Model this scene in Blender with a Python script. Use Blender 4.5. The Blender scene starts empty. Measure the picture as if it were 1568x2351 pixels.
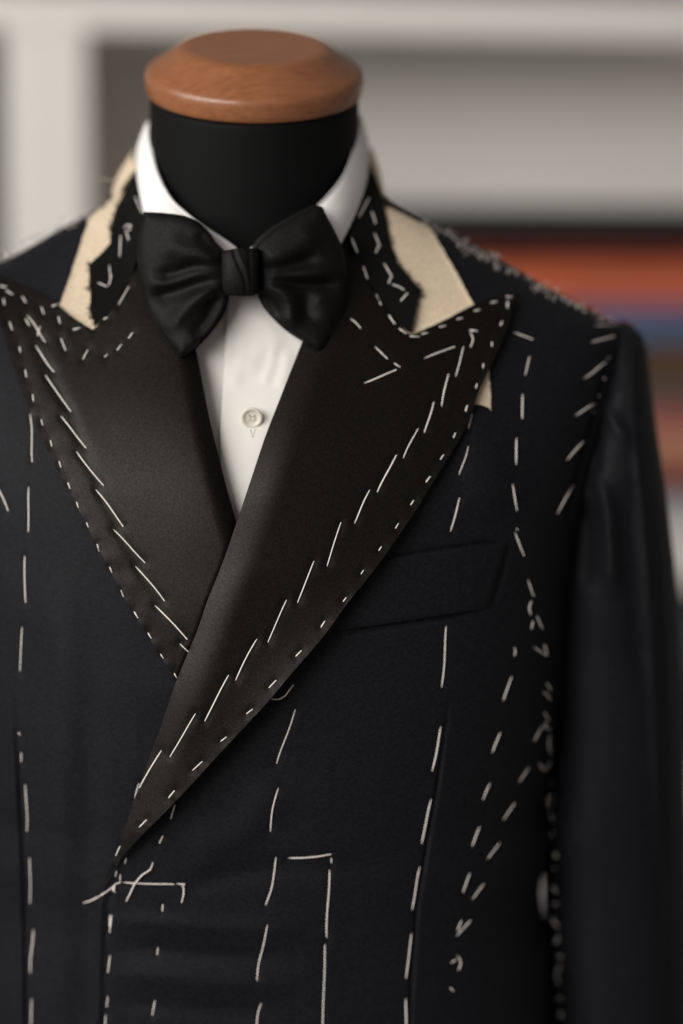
import bpy, math, random
import numpy as np
from mathutils import Vector, Matrix
from mathutils.bvhtree import BVHTree
from mathutils.geometry import delaunay_2d_cdt

random.seed(7); rng = np.random.default_rng(7)
sc = bpy.context.scene
C = sc.collection

# ------------------------------------------------------------------ camera, world, light, exposure
PITCH = math.radians(6.0); DIST = 1.50; LENS = 85.0
WD, HD = 1568.0, 2351.0                       # picture units used for the measurements
FPX = LENS / 36.0 * HD
CAM = np.array([0.0, -DIST * math.cos(PITCH), DIST * math.sin(PITCH)])
cd = bpy.data.cameras.new('camera'); cam = bpy.data.objects.new('camera', cd); C.objects.link(cam)
cam.location = CAM; cam.rotation_euler = (math.pi / 2 - PITCH, 0, 0)
cd.sensor_fit = 'VERTICAL'; cd.sensor_height = 36.0; cd.lens = LENS
cd.clip_start = 0.05; cd.clip_end = 50
cd.dof.use_dof = True; cd.dof.focus_distance = 1.478; cd.dof.aperture_fstop = 1.25
sc.camera = cam

w = bpy.data.worlds.new('World'); sc.world = w; w.use_nodes = True
w.node_tree.nodes['Background'].inputs[0].default_value = (1.0, 0.93, 0.86, 1)
w.node_tree.nodes['Background'].inputs[1].default_value = 0.175

def area(name, loc, target, sx, sy, power, col):
    l = bpy.data.lights.new(name, 'AREA'); l.shape = 'RECTANGLE'; l.size = sx; l.size_y = sy
    l.energy = power; l.color = col
    o = bpy.data.objects.new(name, l); C.objects.link(o); o.location = loc
    o.rotation_euler = (Vector(target) - Vector(loc)).to_track_quat('-Z', 'Y').to_euler()
    return o
area('window_light', (-3.1, -1.75, 1.30), (0, 0.2, 0.0), 2.6, 2.4, 120, (1.0, 0.97, 0.935))
area('window_light_far', (-2.3, -3.9, 1.30), (0.2, 0.8, 0.0), 2.2, 2.2, 125, (1.0, 0.97, 0.935))

sc.view_settings.view_transform = 'Standard'; sc.view_settings.look = 'None'
sc.view_settings.exposure = 0.0; sc.view_settings.gamma = 1.0
sc.render.engine = 'CYCLES'
sc.cycles.use_denoising = True
try: sc.cycles.denoiser = 'OPENIMAGEDENOISE'
except Exception: pass

# ------------------------------------------------------------------ measuring helpers
SP, CP = math.sin(PITCH), math.cos(PITCH)
def ray(px, py):
    a = (np.asarray(px, float) - WD / 2) / FPX; b = (HD / 2 - np.asarray(py, float)) / FPX
    return np.stack([a, CP + b * SP, -SP + b * CP], -1)
def unproj(px, py, Y):
    d = ray(px, py); t = (np.asarray(Y, float) - CAM[1]) / d[..., 1]
    return CAM + d * t[..., None]
def proj(P):
    v = P - CAM
    f = v[..., 1] * CP - v[..., 2] * SP; u = v[..., 1] * SP + v[..., 2] * CP
    return WD / 2 + FPX * v[..., 0] / f, HD / 2 - FPX * u / f
def smooth_tab(zs, vs, n=1200, k=45):
    zs = np.asarray(zs); vs = np.asarray(vs); o = np.argsort(zs); zs, vs = zs[o], vs[o]
    zz = np.linspace(zs[0], zs[-1], n); v = np.interp(zz, zs, vs)
    ker = np.hanning(k + 2)[1:-1]; ker /= ker.sum()
    p = k // 2
    ve = np.concatenate([2 * v[0] - v[1:p + 1][::-1], v, 2 * v[-1] - v[-p - 1:-1][::-1]])
    return zz, np.convolve(ve, ker, 'valid')
def catmull(pts, step):
    P = np.asarray(pts, float)
    if len(P) < 3:
        n = max(2, int(np.linalg.norm(P[-1] - P[0]) / step) + 1)
        return P[0] + (P[-1] - P[0]) * np.linspace(0, 1, n)[:, None]
    E = np.vstack([2 * P[0] - P[1], P, 2 * P[-1] - P[-2]]); out = []
    for i in range(1, len(E) - 2):
        p0, p1, p2, p3 = E[i - 1], E[i], E[i + 1], E[i + 2]
        n = max(1, int(np.linalg.norm(p2 - p1) / step))
        t = (np.arange(n) / n)[:, None]
        out.append(.5 * (2 * p1 + (p2 - p0) * t + (2 * p0 - 5 * p1 + 4 * p2 - p3) * t ** 2 + (3 * p1 - p0 - 3 * p2 + p3) * t ** 3))
    out.append(P[-1:]); return np.vstack(out)
def dist_poly(px, py, line):
    """distance to a polyline and position along it (0..1)"""
    L = np.asarray(line, float); q = np.stack([px, py], -1)
    best = np.full(q.shape[:-1], 1e9); tt = np.zeros(q.shape[:-1])
    seg = np.linalg.norm(np.diff(L, axis=0), axis=1); cum = np.concatenate([[0], np.cumsum(seg)])
    for i in range(len(L) - 1):
        a = L[i]; d = L[i + 1] - a; l2 = max(1e-9, (d ** 2).sum())
        t = np.clip(((q - a) @ d) / l2, 0, 1)
        dd = np.linalg.norm(q - a - t[..., None] * d, axis=-1)
        m = dd < best; best = np.where(m, dd, best); tt = np.where(m, (cum[i] + t * seg[i]) / cum[-1], tt)
    return best, tt
def ridge(px, py, line, amp, sig, fade=True):
    d, t = dist_poly(px, py, catmull(line, 10))
    e = np.minimum(1, np.minimum(t, 1 - t) * 5) if fade else 1
    return amp * np.exp(-(d / sig) ** 2) * e
def inside(px, py, poly):
    r = np.zeros(px.shape, bool); n = len(poly)
    for i in range(n):
        x1, y1 = poly[i]; x2, y2 = poly[(i + 1) % n]
        if y1 == y2: continue
        c = ((y1 > py) != (y2 > py)) & (px < (x2 - x1) * (py - y1) / (y2 - y1) + x1)
        r ^= c
    return r
def sstep(a, b, x):
    t = np.clip((x - a) / (b - a), 0, 1); return t * t * (3 - 2 * t)
def wob(x, z, s, seed=0):
    """smooth low-frequency wobble in -1..1"""
    r = np.random.default_rng(seed); o = 0
    for _ in range(6):
        a, b, c = r.normal(0, s), r.normal(0, s), r.uniform(0, 6.28)
        o = o + np.sin(a * x + b * z + c)
    return o / 6

# ------------------------------------------------------------------ object helpers
def empty(name, loc, label, cat, group=None):
    o = bpy.data.objects.new(name, None); C.objects.link(o); o.location = loc; o.empty_display_size = .05
    o['label'] = label; o['category'] = cat
    if group: o['group'] = group
    return o
def obj(name, V, F, mat, parent=None, smooth=True):
    me = bpy.data.meshes.new(name); me.from_pydata([tuple(v) for v in V], [], [tuple(f) for f in F]); me.update()
    if smooth: me.polygons.foreach_set('use_smooth', [True] * len(me.polygons))
    me.materials.append(mat)
    o = bpy.data.objects.new(name, me); C.objects.link(o)
    if parent is not None:
        o.parent = parent; o.matrix_parent_inverse = parent.matrix_basis.inverted()
    return o
def grid_faces(nr, nc, wrap=False, flip=False):
    i, j = np.meshgrid(np.arange(nr - 1), np.arange(nc if wrap else nc - 1), indexing='ij')
    j2 = (j + 1) % nc
    f = np.stack([i * nc + j, i * nc + j2, (i + 1) * nc + j2, (i + 1) * nc + j], -1).reshape(-1, 4)
    return f[:, ::-1].tolist() if flip else f.tolist()
def tube(pts, rad, sides=6, cap=True):
    P = np.asarray(pts, float); n = len(P); rad = np.broadcast_to(rad, (n,))
    T = np.gradient(P, axis=0); T /= np.linalg.norm(T, axis=1)[:, None] + 1e-12
    ref = np.array([0, 1., 0]) if abs(T[:, 1]).max() < .9 else np.array([1., 0, 0])
    A = np.cross(T, ref); A /= np.linalg.norm(A, axis=1)[:, None] + 1e-12; B = np.cross(T, A)
    th = np.arange(sides) / sides * 2 * math.pi
    V = (P[:, None] + rad[:, None, None] * (np.cos(th)[None, :, None] * A[:, None] + np.sin(th)[None, :, None] * B[:, None])).reshape(-1, 3)
    F = grid_faces(n, sides, True)
    if cap: F += [list(range(sides)), list(range((n - 1) * sides, n * sides))[::-1]]
    return V, F
def join(parts):
    V, F, o = [], [], 0
    for v, f in parts:
        V.append(np.asarray(v)); F += [[i + o for i in q] for q in f]; o += len(v)
    return np.vstack(V), F
def lathe(profile, n=96, close=True):
    pr = np.asarray(profile); th = np.arange(n) / n * 2 * math.pi
    V = np.stack([pr[:, 0][:, None] * np.cos(th), pr[:, 0][:, None] * np.sin(th), np.repeat(pr[:, 1][:, None], n, 1)], -1).reshape(-1, 3)
    F = grid_faces(len(pr), n, True)
    return V, F
def patch(outline, depth, thick, g=8.0, jag=0.0, step=6.0, smooth_out=True, back=None, split=True):
    """fill an outline (picture units) with small triangles laid on a surface Y=depth(px,py,edge distance)"""
    if smooth_out: ol = catmull(list(outline) + [outline[0]], step)[:-1]
    else:
        o2 = np.vstack([np.asarray(outline, float), np.asarray(outline[:1], float)])
        ol = np.vstack([catmull(o2[i:i + 2], step)[:-1] for i in range(len(o2) - 1)])
    if jag: ol = ol + rng.normal(0, jag, ol.shape)
    x0, y0 = ol.min(0); x1, y1 = ol.max(0)
    gx, gy = np.meshgrid(np.arange(x0, x1, g), np.arange(y0, y1, g)); gx = gx + (np.arange(gx.shape[0]) % 2)[:, None] * g / 2
    gx, gy = gx.ravel(), gy.ravel()
    cl = np.vstack([ol, ol[:1]])
    m = inside(gx, gy, ol); gx, gy = gx[m], gy[m]
    d, _ = dist_poly(gx, gy, cl); m = d > g * .55; gx, gy = gx[m], gy[m]
    pts = np.vstack([ol, np.stack([gx, gy], 1)]); n = len(ol)
    r = delaunay_2d_cdt([Vector(p) for p in pts.tolist()], [(i, (i + 1) % n) for i in range(n)], [list(range(n))], 1, 1e-5)
    v2 = np.array([tuple(v) for v in r[0]]); tr = [list(f) for f in r[2]]
    px, py = v2[:, 0], v2[:, 1]
    ed, _ = dist_poly(px, py, cl)
    Y = depth(px, py, ed); V = unproj(px, py, Y)
    Yb = Y + thick if back is None else back(px, py, ed)
    Vb = unproj(px, py, Yb); N = len(V)
    # orient the front faces towards the camera
    F = []
    for a, b, c in tr:
        s = (px[b] - px[a]) * (py[c] - py[a]) - (px[c] - px[a]) * (py[b] - py[a])
        F.append([a, c, b] if s > 0 else [a, b, c])
    from collections import Counter
    ec = Counter()
    for f in F:
        for k in range(3): ec[(f[k], f[(k + 1) % 3])] += 1
    B = [[i + N for i in f[::-1]] for f in F]
    bd = [(a, b) for (a, b) in ec if (b, a) not in ec]
    if not split: return np.vstack([V, Vb]), F + B + [[b, a, a + N, b + N] for a, b in bd]
    ids = sorted({i for e_ in bd for i in e_}); k = {i: 2 * N + j for j, i in enumerate(ids)}; M = len(ids)
    R = [[k[b], k[a], k[a] + M, k[b] + M] for a, b in bd]      # the edge has its own vertices, so the faces stay crisp
    return np.vstack([V, Vb, V[ids], Vb[ids]]), F + B + R

# ------------------------------------------------------------------ materials
def mat(name, base, rough=.8, spec=.3, sheen=0.0, sheen_tint=(1, 1, 1), coat=0.0):
    m = bpy.data.materials.new(name); m.use_nodes = True
    b = m.node_tree.nodes['Principled BSDF']
    b.inputs['Base Color'].default_value = (*base, 1); b.inputs['Roughness'].default_value = rough
    b.inputs['Specular IOR Level'].default_value = spec
    b.inputs['Sheen Weight'].default_value = sheen; b.inputs['Sheen Tint'].default_value = (*sheen_tint, 1)
    b.inputs['Coat Weight'].default_value = coat
    return m, m.node_tree, b
def noise(nt, scale, detail=3, stretch=(1, 1, 1), rough=.6, rot=(0, 0, 0)):
    tc = nt.nodes.new('ShaderNodeTexCoord'); mp = nt.nodes.new('ShaderNodeMapping'); n = nt.nodes.new('ShaderNodeTexNoise')
    mp.inputs['Scale'].default_value = stretch; mp.inputs['Rotation'].default_value = rot
    n.inputs['Scale'].default_value = scale; n.inputs['Detail'].default_value = detail; n.inputs['Roughness'].default_value = rough
    nt.links.new(tc.outputs['Object'], mp.inputs[0]); nt.links.new(mp.outputs[0], n.inputs['Vector'])
    return n
def vary(nt, b, n, c0, c1, lo=.3, hi=.7):
    r = nt.nodes.new('ShaderNodeValToRGB'); r.color_ramp.elements[0].position = lo; r.color_ramp.elements[1].position = hi
    r.color_ramp.elements[0].color = (*c0, 1); r.color_ramp.elements[1].color = (*c1, 1)
    nt.links.new(n.outputs['Fac'], r.inputs[0]); nt.links.new(r.outputs[0], b.inputs['Base Color'])
def bump(nt, b, n, strength, dist):
    u = nt.nodes.new('ShaderNodeBump'); u.inputs['Strength'].default_value = strength; u.inputs['Distance'].default_value = dist
    nt.links.new(n.outputs['Fac'], u.inputs['Height']); nt.links.new(u.outputs[0], b.inputs['Normal'])
    return u

M_wool, nt, b = mat('navy_wool', (.012, .012, .0135), .6, .12, .01, (.9, .92, 1))
n = noise(nt, 480, 2, (1, 1, 2.2), .7, (0, .8, 0)); vary(nt, b, n, (.0036, .0036, .0052), (.0096, .0097, .0128), .36, .64); bump(nt, b, n, .28, .0003)
M_satin, nt, b = mat('black_satin', (.009, .0078, .0066), .45, .22, .005, (1, .95, .9))
n = noise(nt, 900, 2, (1, 1, 1), .7); vary(nt, b, n, (.0016, .0012, .0009), (.0036, .0028, .0021)); bump(nt, b, n, .14, .0002)
b.inputs['Specular Tint'].default_value = (1, .935, .86, 1)
mr = nt.nodes.new('ShaderNodeMapRange'); mr.inputs[1].default_value = .3; mr.inputs[2].default_value = .7; mr.inputs[3].default_value = .125; mr.inputs[4].default_value = .245
nt.links.new(n.outputs['Fac'], mr.inputs[0]); nt.links.new(mr.outputs[0], b.inputs['Specular IOR Level'])
M_bow, nt, b = mat('bow_satin', (.0018, .0016, .0014), .62, .2, .005, (1, .97, .94))
n = noise(nt, 1000, 2); bump(nt, b, n, .3, .0003)
mr = nt.nodes.new('ShaderNodeMapRange'); mr.inputs[1].default_value = .3; mr.inputs[2].default_value = .7; mr.inputs[3].default_value = .13; mr.inputs[4].default_value = .25
nt.links.new(n.outputs['Fac'], mr.inputs[0]); nt.links.new(mr.outputs[0], b.inputs['Specular IOR Level'])
M_felt, nt, b = mat('undercollar_felt', (.006, .0058, .0058), .95, .06, .02)
n = noise(nt, 700, 3); bump(nt, b, n, .5, .0006)
M_canvas, nt, b = mat('canvas', (.52, .40, .27), .9, .15, .05)
n = noise(nt, 700, 2, (1, 1, .25), .6, (0, .5, 0)); vary(nt, b, n, (.56, .45, .32), (.72, .60, .45)); bump(nt, b, n, .5, .0005)
M_thread, nt, b = mat('basting_cotton', (.86, .79, .74), .9, .15, .2)
n = noise(nt, 1800, 2); bump(nt, b, n, .5, .0003)
M_shirt, nt, b = mat('white_poplin', (.80, .765, .72), .75, .25, .05)
n = noise(nt, 1400, 2); bump(nt, b, n, .12, .0002)
M_collar, nt, b = mat('white_collar', (.83, .81, .785), .75, .25, .05)
n = noise(nt, 1400, 2); bump(nt, b, n, .12, .0002)
M_button, nt, b = mat('button_shell', (.70, .65, .56), .45, .4)
M_bthread, nt, b = mat('button_thread', (.34, .29, .22), .9, .1)
M_hole, nt, b = mat('buttonhole_thread', (.60, .56, .50), .9, .1)
M_fray, nt, b = mat('frayed_thread', (.52, .46, .43), .9, .1)
M_neck, nt, b = mat('black_form_cloth', (.0045, .0045, .0046), .68, .10, .01)
n = noise(nt, 260, 4); bump(nt, b, n, .15, .0006)
M_form, nt, b = mat('black_form_jersey', (.012, .012, .013), .9, .1)
M_wood, nt, b = mat('varnished_beech', (.30, .125, .048), .38, .5, 0, (1, 1, 1), .22)
b.inputs['Coat Roughness'].default_value = .16
n = noise(nt, 34, 5, (1.2, 9, 9), .65); vary(nt, b, n, (.215, .074, .028), (.315, .122, .050), .3, .75)
n2 = noise(nt, 60, 3, (1, 12, 12), .6); bump(nt, b, n2, .06, .001)
M_shelf, nt, b = mat('off_white_lacquer', (.80, .77, .73), .5, .4)
n = noise(nt, 6, 3); vary(nt, b, n, (.80, .765, .72), (.82, .79, .745))
def cloth(name, col):
    m, nt, b = mat(name, col, .9, .1, .1)
    n = noise(nt, 40, 3, (.3, 1, 3)); vary(nt, b, n, tuple(c * .8 for c in col), tuple(min(1, c * 1.15) for c in col))
    n2 = noise(nt, 500, 2); bump(nt, b, n2, .3, .0008)
    return m

# ------------------------------------------------------------------ the torso the jacket is fitted on
X0, YC, PE = -0.060, 0.120, 2.45
wt = [(838, 425), (872, 452), (960, 497), (1100, 578), (1250, 661), (1345, 708), (1408, 745), (1425, 790), (1420, 850), (1400, 950), (1365, 1060),
      (1330, 1200), (1300, 1330), (1275, 1550), (1257, 1700), (1247, 1760), (1233, 1825), (1243, 1910), (1236, 1950), (1226, 1990), (1221, 2035), (1225, 2075), (1234, 2115), (1245, 2170), (1250, 2350), (1275, 2600), (1300, 3000)]
_p = unproj([a for a, _ in wt], [c for _, c in wt], .12)
ZT, WT = smooth_tab(_p[:, 2], _p[:, 0] - X0, 2400, 31)
ft = [(425, .080), (450, .077), (520, .070), (600, .060), (700, .048), (800, .034), (900, .020), (1000, .008), (1100, -.001), (1200, -.006), (1400, -.012),
      (1600, -.014), (1800, -.013), (2000, -.010), (2350, -.005), (2700, -.004), (3000, -.004)]
_p = unproj([800] * len(ft), [a for a, _ in ft], [c for _, c in ft])
ZD, DT = smooth_tab(_p[:, 2], YC - np.array([c for _, c in ft]), 1200, 91)
Wz = lambda z: np.interp(z, ZT, WT)
Dz = lambda z: np.interp(z, ZD, DT)
ZTOP, ZBOT = float(ZT[-1]), -0.52
def torso(th, z, off=0.0):
    W, D = Wz(z), Dz(z); e = 2 / PE
    s, c = np.sin(th), np.cos(th)
    D = np.where(c > 0, D, np.minimum(D, .105) * 1.0)
    x = X0 + (W + off) * np.sign(s) * np.abs(s) ** e
    y = YC - (D + off) * np.sign(c) * np.abs(c) ** e
    return np.stack([x, y, z + 0 * x], -1)
def ysurf(px, py):
    Y = np.full(np.shape(px), .03)
    for _ in range(25):
        P = unproj(px, py, Y); r = np.clip(np.abs(P[..., 0] - X0) / Wz(P[..., 2]), 0, .9995)
        Y = .4 * Y + .6 * (YC - Dz(P[..., 2]) * (1 - r ** PE) ** (1 / PE))
    return Y

# ------------------------------------------------------------------ shelving with folded fabrics, behind
SY = math.radians(10)
so = unproj(105, 592, 1.02)
ex = np.array([math.cos(SY), math.sin(SY), 0]); ey = np.array([-math.sin(SY), math.cos(SY), 0])
def sloc(px, py, v=0.0):
    d = ray(px, py); o = so + ey * v
    t = ((o - CAM) @ ey) / (d @ ey); P = CAM + d * t
    return float((P - so) @ ex), float(P[2] - so[2])
shelf = empty('shelving_unit', so, 'off-white open shelving unit with thick uprights standing behind the dress form', 'shelf')
shelf.rotation_euler = (0, 0, SY)
def sbox(name, u0, u1, v0, v1, w0, w1, parent, m, bev=.0015):
    V = [(u, v, z) for u in (u0, u1) for v in (v0, v1) for z in (w0, w1)]
    F = [(0, 1, 3, 2), (4, 6, 7, 5), (0, 4, 5, 1), (2, 3, 7, 6), (0, 2, 6, 4), (1, 5, 7, 3)]
    me = bpy.data.meshes.new(name); me.from_pydata(V, [], F); me.update(); me.materials.append(m)
    o = bpy.data.objects.new(name, me); C.objects.link(o); o.parent = parent
    md = o.modifiers.new('bevel', 'BEVEL'); md.width = bev; md.segments = 2
    return o
uL, _ = sloc(14, 300); uR, _ = sloc(198, 300); uM = (uL + uR) / 2
_, wtb = sloc(784, 78); _, wtt = sloc(784, -4)
_, wm0 = sloc(1568, 1208); _, wm1 = sloc(1568, 1345)
DEP = .24; UE = 1.05; UW = -.75; WB = wm1 - .62
sbox('upright', uL, uM - .0006, 0, DEP, WB, wtb, shelf, M_shelf)
sbox('upright', uM + .0006, uR, 0, DEP, WB, wtb, shelf, M_shelf)
sbox('upright', UE, UE + .04, 0, DEP, WB, wtb, shelf, M_shelf)
sbox('upright', UW - .04, UW, 0, DEP, WB, wtb, shelf, M_shelf)
sbox('top_board', UW - .04, UE + .04, -.001, DEP, wtb + .0006, wtt, shelf, M_shelf)
sbox('shelf_board', uR + .0006, UE - .0006, .002, DEP - .001, wm1, wm0, shelf, M_shelf)
sbox('shelf_board', UW + .0006, uL - .0006, .002, DEP - .001, wm1, wm0, shelf, M_shelf)
sbox('shelf_board', UW - .04, UE + .04, .002, DEP - .001, WB - .04, WB - .0006, shelf, M_shelf)
sbox('back_board', UW - .04, UE + .04, DEP + .0006, DEP + .012, WB - .04, wtt, shelf, M_shelf)

def bolt(u0, u1, w0, w1, v0, v1, m, label, layers, seed):
    """one length of cloth folded to and fro: rounded folds at the front edge"""
    r = np.random.default_rng(seed); h = (w1 - w0) / layers; prof = []
    for k in range(layers):
        zc = w0 + h * (k + .5); a = h * .5; vf = v0 + r.uniform(0, .006)
        for t in np.linspace(-1.45, 1.45, 7): prof.append((vf + a - a * math.cos(t), zc + a * .995 * math.sin(t)))
    bk = [(v1, w1 - .001), (v1, w0 + .001)]
    prof = np.array(prof + bk); nu = 40; U = np.linspace(u0, u1, nu); V = []
    for u in U:
        dz = .0; q = prof.copy(); q[:-2, 0] += .003 * math.sin(u * 9 + seed) + .0015 * math.sin(u * 31 + seed * 2)
        V.append(np.stack([np.full(len(q), u), q[:, 0], q[:, 1] + dz], 1))
    V = np.vstack(V); npf = len(prof); F = grid_faces(nu, npf, True) + [list(range(npf)), list(range((nu - 1) * npf, nu * npf))[::-1]]
    me = bpy.data.meshes.new('folded_fabric'); me.from_pydata(V.tolist(), [], F); me.update(); me.materials.append(m)
    me.polygons.foreach_set('use_smooth', [True] * len(me.polygons))
    o = bpy.data.objects.new('folded_fabric', me); C.objects.link(o)
    o.location = so; o.rotation_euler = (0, 0, SY)
    o['label'] = label; o['category'] = 'fabric'; o['group'] = 'folded fabrics stacked on the shelves'
    return o
def stack(rows, base_w, seed):
    w1 = None
    hs = [(sloc(1568, a, .03)[1], sloc(1568, c, .03)[1]) for a, c, *_ in rows]
    w = base_w
    for k in range(len(rows) - 1, -1, -1):
        a, c, col, lab, lay = rows[k]
        h = hs[k][0] - hs[k][1]
        if k == len(rows) - 1: h = hs[k][0] - base_w
        bolt(ustart + rng.uniform(-.01, .012), UE - .03, w, w + h - .0006, .025 + rng.uniform(0, .012), .235, cloth('cloth_%d_%d' % (seed, k), col), lab, lay, seed * 20 + k)
        w += h
ustart, _ = sloc(690, 800)
stack([(470, 550, (.012, .020, .018), 'blackish green folded cloth lying on top of the fabric stack', 2),
       (550, 606, (.11, .014, .012), 'dark maroon folded cloth between green-black and orange cloths', 2),
       (606, 688, (.62, .155, .07), 'bright orange folded cloth in the stack behind the shoulder', 3),
       (688, 714, (.36, .12, .19), 'thin mauve folded cloth squeezed under the orange one', 1),
       (714, 786, (.075, .15, .26), 'steel blue folded cloth in the stack behind the shoulder', 3),
       (786, 850, (.13, .062, .026), 'chestnut brown folded cloth below the steel blue one', 2),
       (850, 938, (.13, .10, .078), 'taupe folded cloth below the chestnut brown one', 3),
       (938, 990, (.46, .15, .14), 'rose pink folded cloth above the peach one', 2),
       (990, 1085, (.52, .26, .17), 'peach folded cloth below the rose pink one', 3),
       (1085, 1132, (.17, .012, .015), 'crimson folded cloth above the pale grey one', 2),
       (1132, 1208, (.48, .50, .51), 'pale grey folded cloth at the bottom of the upper stack', 3)], wm0 + .0006, 1)
stack([(1390, 1570, (.05, .065, .075), 'slate folded cloth on top of the lower shelf stack', 4),
       (1570, 1730, (.015, .015, .02), 'black folded cloth in the lower shelf stack', 4),
       (1730, 1785, (.15, .2, .3), 'grey blue folded cloth in the lower shelf stack', 2),
       (1785, 1880, (.62, .5, .36), 'cream folded cloth in the lower shelf stack', 3),
       (1880, 1940, (.12, .08, .06), 'brown folded cloth in the lower shelf stack', 2),
       (1940, 2065, (.66, .63, .62), 'white folded cloth in the lower shelf stack', 3),
       (2065, 2090, (.25, .03, .03), 'red folded cloth in the lower shelf stack', 1),
       (2090, 2230, (.02, .035, .12), 'royal blue folded cloth in the lower shelf stack', 4),
       (2230, 2500, (.02, .02, .024), 'charcoal folded cloth at the bottom of the lower stack', 5)], WB, 2)

hb = (wtb - .012 - wm0) / 4
for k, (col, lab) in enumerate((((.012, .014, .013), 'black folded cloth at the foot of the pile beyond the thick upright'), ((.010, .018, .016), 'bottle green folded cloth second up in the pile beyond the upright'),
                                ((.014, .014, .016), 'charcoal folded cloth third up in the pile beyond the upright'), ((.012, .020, .018), 'dark green folded cloth topping the pile beyond the upright'))):
    bolt(UW + .05, uL - .003, wm0 + .0006 + hb * k, wm0 + hb * (k + 1) - .0004, .012, .235, cloth('bay_cloth_%d' % k, col), lab, 6, 70 + k)

# ------------------------------------------------------------------ dress form
form = empty('dress_form', (X0, YC, ZBOT), "black tailor's dress form with a turned orange-brown wooden neck cap", 'dress form')
th = np.linspace(-math.pi, math.pi, 97)[:-1]; zz = np.linspace(ZBOT, ZTOP - .02, 120)
V = torso(th[None, :] + 0 * zz[:, None], zz[:, None] + 0 * th[None, :], -.022).reshape(-1, 3)
F = grid_faces(120, 96, True) + [list(range(96))[::-1], list(range(119 * 96, 120 * 96))]
obj('body', V, F, M_form, form)
TILT = math.radians(20); capc = unproj(584, 222, .105)          # centre of the cap's underside
ax_top = np.array([0, -math.sin(TILT), math.cos(TILT)])
nb = unproj(583, 640, .125); V = []
ts = np.linspace(0, 1, 40); nn = 96
for t in ts:
    c = nb * (1 - t) + (capc + ax_top * .002) * t; tl = TILT * (.35 + .65 * t)
    rx = .0700 - .0022 * sstep(.0, 1, np.array(t)) + .0010 * math.sin(t * 3.14); ry = .064 + .004 * t
    if t > .975: rx -= .0006; ry -= .0006
    a = np.arange(nn) / nn * 2 * math.pi
    lx, ly = rx * np.cos(a), ry * np.sin(a)
    V.append(np.stack([c[0] + lx, c[1] + ly * math.cos(tl), c[2] + ly * math.sin(tl)], 1))
V = np.vstack(V); F = grid_faces(40, nn, True) + [list(range(39 * nn, 40 * nn))]
obj('neck', V, F, M_neck, form)
prof = [(0, 0), (.058, 0), (.0672, .0001), (.0694, .0010), (.0705, .0032), (.0710, .0065), (.0711, .0100), (.0706, .0132), (.0692, .0153), (.0664, .0172), (.0620, .0200),
        (.0570, .0234), (.0532, .0262), (.0500, .0284), (.0475, .0296), (.0452, .0302), (.0430, .0304), (.0400, .0304), (.035, .0303), (.015, .0302), (0, .0302)]
pr = catmull(prof[1:-1], .0012); pr = np.vstack([[1e-5, 0], pr, [1e-5, .0302]])
pr[:, 1] *= 1.05
V, F = lathe(pr, 128)
o = obj('neck_cap', V, F, M_wood, None); o.parent = form
R = Matrix.Rotation(TILT, 4, 'X') @ Matrix.Rotation(.35, 4, 'Z')
R = Matrix.Rotation(math.radians(1.2), 4, 'Y') @ R
o.matrix_parent_inverse = form.matrix_basis.inverted()
o.matrix_basis = Matrix.Translation(Vector(capc + ax_top * .002)) @ R
o['label'] = 'varnished orange-brown wooden cap with a raised flat disc'

# ------------------------------------------------------------------ dress shirt
shirt = empty('dress_shirt', (X0, YC, ZBOT + .01), 'white dress shirt buttoned under the unfinished jacket', 'shirt')
def shirt_fold(px, py):
    o = ridge(px, py, [(560, 860), (600, 800), (660, 770)], -0.00110, 22) + ridge(px, py, [(540, 800), (590, 770), (640, 740)], -0.00070, 22)
    o += ridge(px, py, [(600, 890), (622, 840), (632, 780)], -0.00080, 12) + ridge(px, py, [(640, 900), (655, 850), (662, 800)], -0.00090, 15)
    o += ridge(px, py, [(535, 900), (545, 850), (560, 800)], -0.00070, 16) + ridge(px, py, [(575, 1150), (590, 1050), (610, 960)], -0.00050, 28)
    return o
V, F = patch([(395, 590), (600, 560), (760, 590), (735, 800), (640, 1050), (575, 1290), (520, 1290), (455, 1000), (405, 780)],
             lambda px, py, e: ysurf(px, py) + .0082 - .008 * sstep(900, 650, py), .0012, 8)
obj('shirt_front', V, F, M_shirt, shirt)
V, F = patch([(528, 620), (524, 690), (517, 800), (511, 900), (506, 1010), (512, 1150), (525, 1270), (570, 1280), (630, 1050), (672, 900), (700, 800), (700, 620)],
             lambda px, py, e: ysurf(px, py) + .0028 - .008 * sstep(900, 650, py) + shirt_fold(px, py) + .0006 * np.exp(-e / 4), .0016, 6)
obj('placket', V, F, M_shirt, shirt)
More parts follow.
